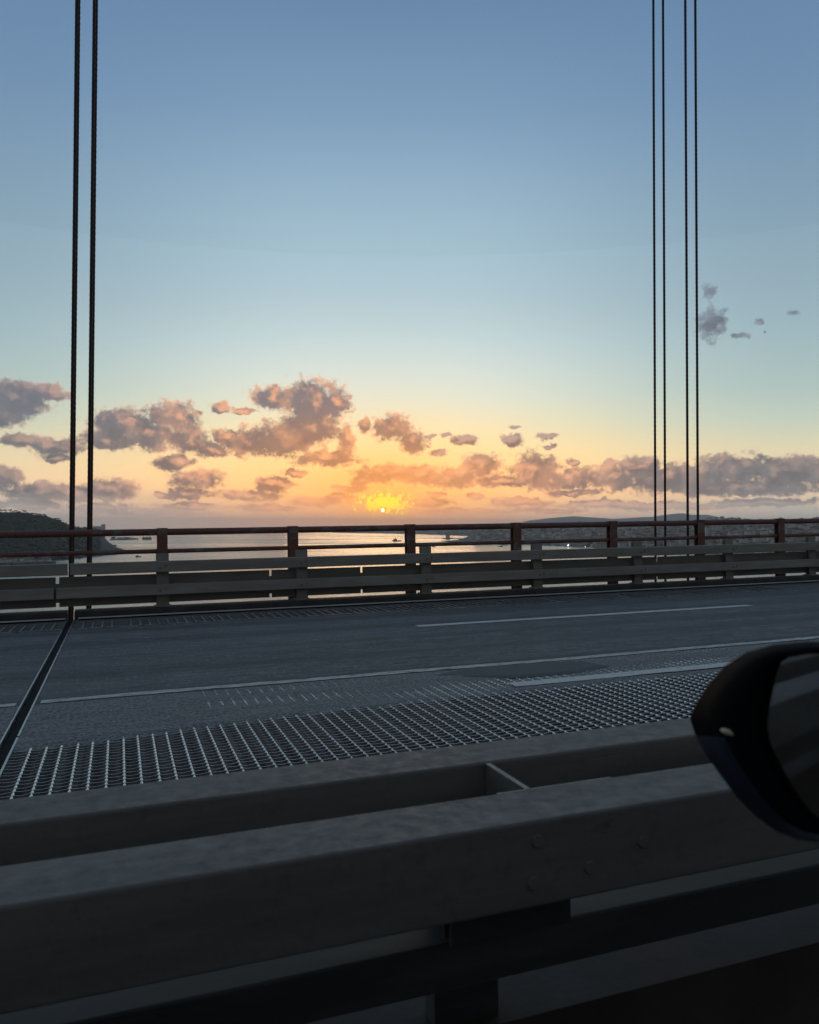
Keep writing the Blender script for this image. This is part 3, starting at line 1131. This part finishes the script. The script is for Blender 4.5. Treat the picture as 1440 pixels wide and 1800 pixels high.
rod = rod_mesh()
rod.materials.append(M['grate'])


def add_rods(a, b):
    u = a
    while u < b:
        o = link('cross_rod', rod, parent=grating, loc=(u, GV0, -0.0062))
        o.rotation_euler = (0, 0, random.uniform(-0.0012, 0.0012))
        u += CB


add_rods(JU + 0.15, 16.0)
add_rods(JU - 0.13 - CB * 32, JU - 0.13)


def bar_mesh(L, phase):
    mb = MB()
    st = CB / 2
    k = int(L / st)
    vs = []
    for i in range(k + 1):
        o = (0.0036 if (i + phase) % 4 in (0, 1) else -0.0036)
        zt = -0.0015 - (0.004 if i % 2 else 0)
        vs += [(i * st, o - 0.0032, zt), (i * st, o + 0.0032, zt), (i * st, o + 0.0028, -0.055), (i * st, o - 0.0028, -0.055)]
    fs = []
    for i in range(k):
        for q in range(4):
            fs.append((i * 4 + q, (i + 1) * 4 + q, (i + 1) * 4 + (q + 1) % 4, i * 4 + (q + 1) % 4))
    mb.add(vs, fs)
    return mb.mesh('bearing_bar')


for (a, L) in ((JU + 0.052, 16.6), (JU - 0.058 - 3.4, 3.4)):
    bars = [bar_mesh(L, 0), bar_mesh(L, 2)]
    for b_ in bars:
        b_.materials.append(M['grate_bar'])
    nb = int((GV1 - GV0) / PB)
    for i in range(nb):
        link('bearing_bar', bars[i % 2], parent=grating, loc=(a, GV0 + (i + 0.5) * PB, 0))
# steel under the grating
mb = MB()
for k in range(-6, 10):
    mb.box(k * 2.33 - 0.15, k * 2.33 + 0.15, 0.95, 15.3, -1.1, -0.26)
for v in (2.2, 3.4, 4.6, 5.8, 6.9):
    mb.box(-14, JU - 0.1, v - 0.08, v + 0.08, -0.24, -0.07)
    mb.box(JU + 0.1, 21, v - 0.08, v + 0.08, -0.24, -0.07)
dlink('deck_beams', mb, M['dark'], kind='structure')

# expansion joint
mb = MB()
mb.box(JU - 0.042, JU + 0.034, 0.95, 13.5, -0.2, -0.03)
dlink('joint_gap', mb, M['rubber'], kind='structure')
j = MB()
for (a, b, c) in ((5.98, 13.35, 0), (2.05, 5.94, 0)):
    j.box(JU + 0.036, JU + 0.050, a, b, -0.1, 0.006)
jo = dlink('joint_edge', j, M['steel'], kind='structure')
j = MB()
j.box(JU - 0.056, JU - 0.044, 2.05, 12.0, -0.1, 0.004)
dlink('joint_edge', j, M['steel'], kind='structure')

# outer gutter grating with its steel angle
gut = link('gutter_grating', None, mw=DM, kind='structure')
for (a, b) in ((U0, JU - 0.058), (JU + 0.052, U1)):
    mb = MB()
    mb.box(a, b, 12.0, 12.035, -0.1, 0.008)
    o = link('steel_angle', mb.mesh('steel_angle'), M['steel'], parent=gut)
    mb = MB()
    mb.box(a, b, 12.04, 13.52, -0.2, -0.02)
    o = link('gutter_plate', mb.mesh('gutter_plate'), M['asphalt'], parent=gut)
rung = MB()
rung.box(-0.012, 0.012, 0, 0.84, 0, 0.019)
rung = rung.mesh('rung')
rung.materials.append(M['grate_bar'])
u = JU + 0.2
rr = random.Random(5)
while u < 12.5:
    if rr.random() < 0.93:
        link('rung', rung, parent=gut, loc=(u, 12.06 + rr.uniform(0, 0.05), -0.019))
    u += 0.13
u = JU - 0.2
while u > -3.2:
    link('rung', rung, parent=gut, loc=(u, 12.06, -0.019))
    u -= 0.13

# kerb of the outer edge
for (a, b) in ((U0, JU - 0.08), (JU + 0.03, U1)):
    mb = MB()
    mb.prism_u(rbox(13.53, 13.95, -0.5, 0.095, 0.015, 1), a, b)
    dlink('kerb', mb, M['kerb'], kind='structure')

# ------------------------------------------------------------------ outer guardrail
grail = link('guardrail', None, mw=DM, label='grey steel box-beam guardrail along the far edge of the bridge road', cat='guardrail')
JR = -0.74
rl = [(-30, JR - 0.02), (JR + 0.02, 8.0), (8.004, 17.3), (17.304, 40)]
for a, b in rl:
    mb = MB()
    mb.prism_u(rbox(13.60, 13.76, 0.665, 0.845, 0.012), a, b)
    link('top_rail', mb.mesh('top_rail'), M['rail'], parent=grail)
    mb = MB()
    mb.prism_u(rbox(13.60, 13.74, 0.295, 0.465, 0.012), a - (0.2 if a > -5 and a < 0 else 0), b - (0.2 if b < 0 else 0))
    link('middle_rail', mb.mesh('middle_rail'), M['rail'], parent=grail)
post = MB()
post.box(-0.10, 0.10, 0, 0.012, 0, 0.87)
post.box(-0.10, 0.10, 0.088, 0.10, 0, 0.87)
post.box(-0.006, 0.006, 0.012, 0.088, 0, 0.87)
post.box(-0.13, 0.13, -0.06, 0.14, 0, 0.02)
post = post.mesh('post')
post.materials.append(M['rail'])
M['plate'] = mat('plate_paint', two_tone((0.23, 0.22, 0.195), (0.29, 0.28, 0.25), 2.0, 0.6, (0.5, 3, 3), spec=0.3))  # rail paint in a tone of its own for the recessed plates
bolt = MB()
bolt.cyl((0, 0, 0), (0, -0.014, 0), 0.018, 0.016, 8)
bolt = bolt.mesh('bolt')
bolt.materials.append(M['rail_edge'])
for k in range(-3, 16):
    u = 0.68 + 2.336 * k - (0.75 if k < 0 else 0)
    po = link('post', post, parent=grail, loc=(u, 13.762, 0.095 - 0.093 + 0.093))
    for du in (-0.045, 0.045):
        link('bolt', bolt, parent=po, loc=(du, -0.162, 0.66 + du * 0.3))
        link('bolt', bolt, parent=po, loc=(du, -0.162, 0.285 + du * 0.3))
# kick plates behind it
kick = link('kick_plate_fence', None, mw=DM, label='dark steel plate screen bolted behind the lower half of the far guardrail', cat='screen')
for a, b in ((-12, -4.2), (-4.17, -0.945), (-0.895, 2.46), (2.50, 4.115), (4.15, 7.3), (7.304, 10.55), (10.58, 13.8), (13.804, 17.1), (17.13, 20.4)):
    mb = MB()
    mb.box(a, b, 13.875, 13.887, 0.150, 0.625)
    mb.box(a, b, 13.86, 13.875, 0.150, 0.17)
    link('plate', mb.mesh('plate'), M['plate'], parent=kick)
for u in (-0.92, 2.48, 4.132, 10.565):
    mb = MB()
    mb.box(u - 0.05, u + 0.05, 13.888, 13.896, 0.215, 0.52)
    link('joint_strap', mb.mesh('joint_strap'), M['rail'], parent=kick)
for k in range(-3, 9):
    u = 0.68 + 2.336 * k - (0.75 if k < 0 else 0)
    mb = MB()
    mb.box(u - 0.04, u + 0.04, 13.887, 13.93, 0.095, 0.60)
    link('bracket', mb.mesh('bracket'), M['rail'], parent=kick)

# ------------------------------------------------------------------ red parapet railing
redr = link('red_railing', None, mw=DM, label='weathered red tube railing on the outer edge of the bridge behind the guardrail', cat='railing')
pm = MB()
pm.box(-0.086, 0.086, -0.075, -0.055, -0.45, 1.372)
pm.box(-0.086, 0.086, 0.055, 0.075, -0.45, 1.372)
pm.box(-0.008, 0.008, -0.055, 0.055, -0.45, 1.365)
pm.box(-0.09, 0.09, -0.079, 0.079, 1.372, 1.384)
pm = pm.mesh('post')
pm.materials.append(M['red'])
us = [0.71 + 2.281 * k for k in range(0, 14)]
us = [-2.55 - 2.281 * k for k in range(0, 6)][::-1] + us
for i, u in enumerate(us):
    link('post', pm, parent=redr, loc=(u, 14.40, 0))
    if i + 1 < len(us):
        a, b = u + 0.0865, us[i + 1] - 0.0865
        for nm, r_, z in (('top_rail', 0.058, 1.315), ('lower_rail', 0.038, 0.985)):
            mb = MB()
            mb.cyl((a, 14.40, z), (b, 14.40, z), r_, r_, 16, caps=False)
            link(nm, mb.mesh(nm, True), M['red'], parent=redr)
mb = MB()
mb.box(-20, 34, 14.28, 14.52, -0.75, -0.45)
link('base_beam', mb.mesh('base_beam'), M['red'], parent=redr)

# ------------------------------------------------------------------ hanger ropes
def rope_mesh(z0, z1, zf, r):
    vs, fs = [], []
    k = 18
    zs = []
    z = z0
    while z < zf:
        zs.append(z)
        z += 0.035
    while z < z1:
        zs.append(z)
        z += 0.6
    for z in zs:
        for q in range(k):
            a = 2 * math.pi * q / k
            rr_ = r * (0.90 + 0.10 * math.cos(6 * a))
            t = a + z * 2 * math.pi / 0.62
            vs.append((rr_ * math.cos(t), rr_ * math.sin(t), z))
    for i in range(len(zs) - 1):
        for q in range(k):
            a, b = i * k + q, i * k + (q + 1) % k
            fs.append((a, b, b + k, a + k))
    mb = MB()
    mb.add(vs, fs)
    return mb.mesh('hanger_rope', True)


rope_a = rope_mesh(-1.6, 40, 14, 0.029)
rope_a.materials.append(M['rope'])
rows = [(-0.795, 14.9, 'thick dark hanger rope, outer left one of the left pair'), (-0.510, 14.9, 'dark hanger rope, right one of the left pair'),
        (-0.812, 15.95, 'dark hanger rope hidden close behind the outer left rope of the left pair'), (-0.505, 15.95, 'dark hanger rope close behind the right rope of the left pair'),
        (12.19, 14.9, 'thin dark hanger rope, third from left of the four on the right'), (12.475, 14.9, 'thin dark hanger rope, rightmost of the four on the right'),
        (12.10, 15.95, 'thin dark hanger rope, leftmost of the four on the right'), (12.385, 15.95, 'thin dark hanger rope, second from left of the four on the right')]
for (u, v, lab) in rows:
    p = DM @ Vector((u, v, 0))
    o = link('hanger_rope', rope_a, loc=p, label=lab, cat='rope')
mb = MB()
mb.box(-20, 40, 14.75, 16.1, -2.2, -1.55)
dlink('truss_chord', mb, M['dark'], kind='structure')

# ------------------------------------------------------------------ median guardrail beside the camera
med = link('median_guardrail', None, mw=DM, label='dark grey double box-beam guardrail close beside the car in the foreground', cat='guardrail')
NR = M['rail_near']
M['mid_shaded'] = mat('shaded_rail_paint', two_tone((0.055, 0.056, 0.054), (0.095, 0.092, 0.086), 3, 0.65, (0.5, 4, 4), bmp=0.15, bscale=120))  # shade low on the barrier put into a darker copy of its paint
for nm, prof in (('far_top_rail', rbox(1.66, 1.815, 0.70, 0.852, 0.006, 3)), ('near_top_rail', rbox(1.30, 1.46, 0.695, 0.852, 0.006, 3)),
                 ('middle_rail', rbox(1.535, 1.69, 0.432, 0.530, 0.006, 3))):
    for a, b in ((-30, -4.0), (-3.997, 5.3), (5.303, 34)):
        mb = MB()
        mb.prism_u(prof, a, b)
        link(nm, mb.mesh(nm), M['mid_shaded'] if nm == 'middle_rail' else NR, parent=med)
for k in range(-8, 12):
    u = 0.685 + 2.33 * k
    mb = MB()
    mb.box(u - 0.075, u + 0.195, 1.462, 1.474, 0.562, 0.845)
    mb.box(u - 0.02, u + 0.14, 1.700, 1.76, 0.25, 0.70)
    mb.box(u - 0.02, u + 0.14, 1.512, 1.700, 0.535, 0.56)
    mb.box(u - 0.075, u + 0.195, 1.500, 1.512, 0.562, 0.69)
    mb.box(u + 0.054, u + 0.066, 1.474, 1.500, 0.562, 0.69)
    po = link('post', mb.mesh('post'), M['mid_shaded'], parent=med)
    # spacer tray between the two beams
    mb = MB()
    mb.add([(u + 0.098, 1.462, 0.700), (u + 0.098, 1.658, 0.700), (u + 0.098, 1.658, 0.846), (u + 0.098, 1.462, 0.846),
            (u + 0.106, 1.462, 0.700), (u + 0.106, 1.658, 0.700), (u + 0.106, 1.658, 0.846), (u + 0.106, 1.462, 0.846)],
           [(0, 1, 2, 3), (7, 6, 5, 4), (0, 4, 5, 1), (1, 5, 6, 2), (2, 6, 7, 3), (3, 7, 4, 0)])
    mb.box(u - 0.30, u + 0.098, 1.48, 1.655, 0.700, 0.706)
    sp = link('spacer_bracket', mb.mesh('spacer_bracket'), NR, parent=med)
    mb = MB()
    mb.box(u + 0.096, u + 0.108, 1.462, 1.657, 0.8465, 0.850)
    mb.box(u + 0.03, u + 0.30, 1.4615, 1.467, 0.80, 0.850)
    link('bright_edge', mb.mesh('bright_edge'), M['rail_edge'], parent=sp)
    for du, z in ((0.03, 0.815), (0.14, 0.75), (0.26, 0.78), (0.02, 0.74)):
        mb = MB()
        mb.cyl((u + du, 1.3005, z), (u + du, 1.2955, z), 0.013, 0.011, 8)
        link('bolt', mb.mesh('bolt'), NR, parent=med)
for (a, b) in ((U0, JU - 0.06), (JU + 0.06, U1)):
    mb = MB()
    mb.box(a, b, 1.665, 1.95, -0.25, 0.25)
    dlink('median_kerb', mb, M['kerb_brown'], kind='structure')

# ------------------------------------------------------------------ door mirror of the car the picture is taken from
car = link('car', None, label='black car seen only by its blurred door mirror at the right edge', cat='car', loc=(CAM.x, CAM.y, DECK_Z))
mir = link('side_mirror', None, parent=car)
P0 = Vector(CAM) + ray(1230, 1262) * 0.9
glass_n = Vector((-1.63, -0.40, 0.02)).normalized()


def onplane(px, py, off=0.0):
    """meet the (shifted) glass plane"""
    d = ray(px, py)
    q = P0 - glass_n * off
    t = (q - CAM).dot(glass_n) / d.dot(glass_n)
    return CAM + d * t


OUT = [(1213, 1262), (1224, 1236), (1246, 1203), (1275, 1170), (1312, 1147), (1360, 1133), (1420, 1127), (1490, 1128), (1560, 1140), (1625, 1175), (1650, 1240), (1650, 1330), (1625, 1410),
       (1580, 1455), (1520, 1478), (1450, 1482), (1404, 1477), (1366, 1462), (1330, 1436), (1296, 1402), (1266, 1362), (1240, 1325), (1222, 1292)]
GL = [(1334, 1280), (1337, 1250), (1343, 1220), (1349, 1192), (1358, 1170), (1378, 1157), (1420, 1150), (1485, 1150), (1545, 1160), (1600, 1190), (1622, 1245), (1622, 1325), (1600, 1390),
      (1560, 1430), (1510, 1452), (1462, 1456), (1432, 1447), (1410, 1430), (1392, 1408), (1374, 1380), (1358, 1350), (1345, 1325), (1337, 1302)]
n_ = len(OUT)
c_out = sum((onplane(*p) for p in OUT), Vector()) / n_
loops = []
loops.append([onplane(*p, 0.006) for p in GL])
loops.append([onplane(*p, -0.004) + (onplane(*p, -0.004) - c_out) * 0.03 for p in GL])
mid = [((a[0] * 0.55 + b[0] * 0.45), (a[1] * 0.55 + b[1] * 0.45)) for a, b in zip(OUT, GL)]
loops.append([onplane(*p, 0.006) for p in mid])
loops.append([onplane(*p, 0.03) for p in OUT])
for sc_, off in ((0.97, 0.055), (0.88, 0.085), (0.70, 0.108), (0.4, 0.12)):
    base_l = loops[3]
    cc_ = sum(base_l, Vector()) / n_
    loops.append([cc_ + (p - cc_) * sc_ - glass_n * (off - 0.03) for p in base_l])
mb = MB()
vs = [tuple(v - P0) for l in loops for v in l]
fs = []
for i in range(len(loops) - 1):
    for q in range(n_):
        fs.append((i * n_ + q, (i + 1) * n_ + q, (i + 1) * n_ + (q + 1) % n_, i * n_ + (q + 1) % n_))
fs.append(tuple((len(loops) - 1) * n_ + q for q in range(n_)))
mb.add(vs, fs)
mir.location = P0 - car.location
ho = link('housing', mb.mesh('housing', True), M['housing'], parent=mir)
ho.data.materials.append(M['cap'])
for pol in ho.data.polygons:
    li, qi = divmod(pol.index, n_)
    if li >= 2 and 15 <= qi <= 21:
        pol.material_index = 1
mb = MB()
gl = [onplane(*p, 0.004) - P0 for p in GL]
gl2 = [onplane(*p, 0.009) - P0 for p in GL]
mb.add(gl + gl2, [tuple(range(n_)), tuple(reversed(range(n_, 2 * n_)))] + [(i, n_ + i, n_ + (i + 1) % n_, (i + 1) % n_) for i in range(n_)])
go = link('mirror_glass', mb.mesh('mirror_glass'), M['mirror'], parent=mir)
# little pale raised piece set into the housing
mb = MB()
lp = [(1266, 1281), (1274, 1279), (1284, 1281), (1292, 1288), (1297, 1297), (1289, 1296), (1277, 1292), (1268, 1287)]
lc = sum((onplane(*p, 0.0) for p in lp), Vector()) / len(lp)
front = [onplane(*p, 0.006) - P0 for p in lp]
ctr = onplane(1280, 1287, -0.002) - P0
backp = [onplane(*p, 0.026) - P0 for p in lp]
k = len(lp)
mb.add([ctr] + front + backp, [(0, 1 + i, 1 + (i + 1) % k) for i in range(k)] + [(1 + i, 1 + k + i, 1 + k + (i + 1) % k, 1 + (i + 1) % k) for i in range(k)])
link('pale_inset', mb.mesh('pale_inset', True), M['inset'], parent=mir)
mb = MB()
pa = onplane(1600, 1400, 0.05) - P0
pb = Vector((CAM.x + 0.60, CAM.y + 0.20, CAM.z - 0.36)) - P0
mb.cyl(pa, pb, 0.035, 0.045, 12)
link('arm', mb.mesh('arm', True), M['housing'], parent=mir)
# the door and sill it hangs on, below the open window
mb = MB()
mb.prism_u([(0.40, 0.93), (0.46, 0.95), (0.52, 0.90), (0.57, 0.60), (0.55, 0.30), (0.48, 0.24), (0.40, 0.24)], -1.6, 1.25, 4)
dr = link('door', mb.mesh('door'), M['cap'], parent=car)
mb = MB()
mb.prism_u([(0.40, 0.88), (0.50, 0.90), (0.56, 0.62), (0.56, 0.30), (0.40, 0.28)], 1.26, 2.3, 2)
link('wing', mb.mesh('wing'), M['cap'], parent=car)

# ------------------------------------------------------------------ haze
mb = MB()
mb.box(-31500, 31500, -31500, 31500, -1.5, 430)
hz = bpy.data.materials.new('haze_air')
hz.use_nodes = True
ht = hz.node_tree
ht.nodes.clear()
pv = ht.nodes.new('ShaderNodeVolumePrincipled')
pv.inputs['Color'].default_value = (0.90, 0.90, 0.94, 1)
pv.inputs['Density'].default_value = 4.5e-5
pv.inputs['Anisotropy'].default_value = 0.5
mo = ht.nodes.new('ShaderNodeOutputMaterial')
ht.links.new(pv.outputs[0], mo.inputs['Volume'])
link('haze', mb.mesh('haze'), hz, kind='stuff', label='thin evening haze over the estuary', cat='haze')
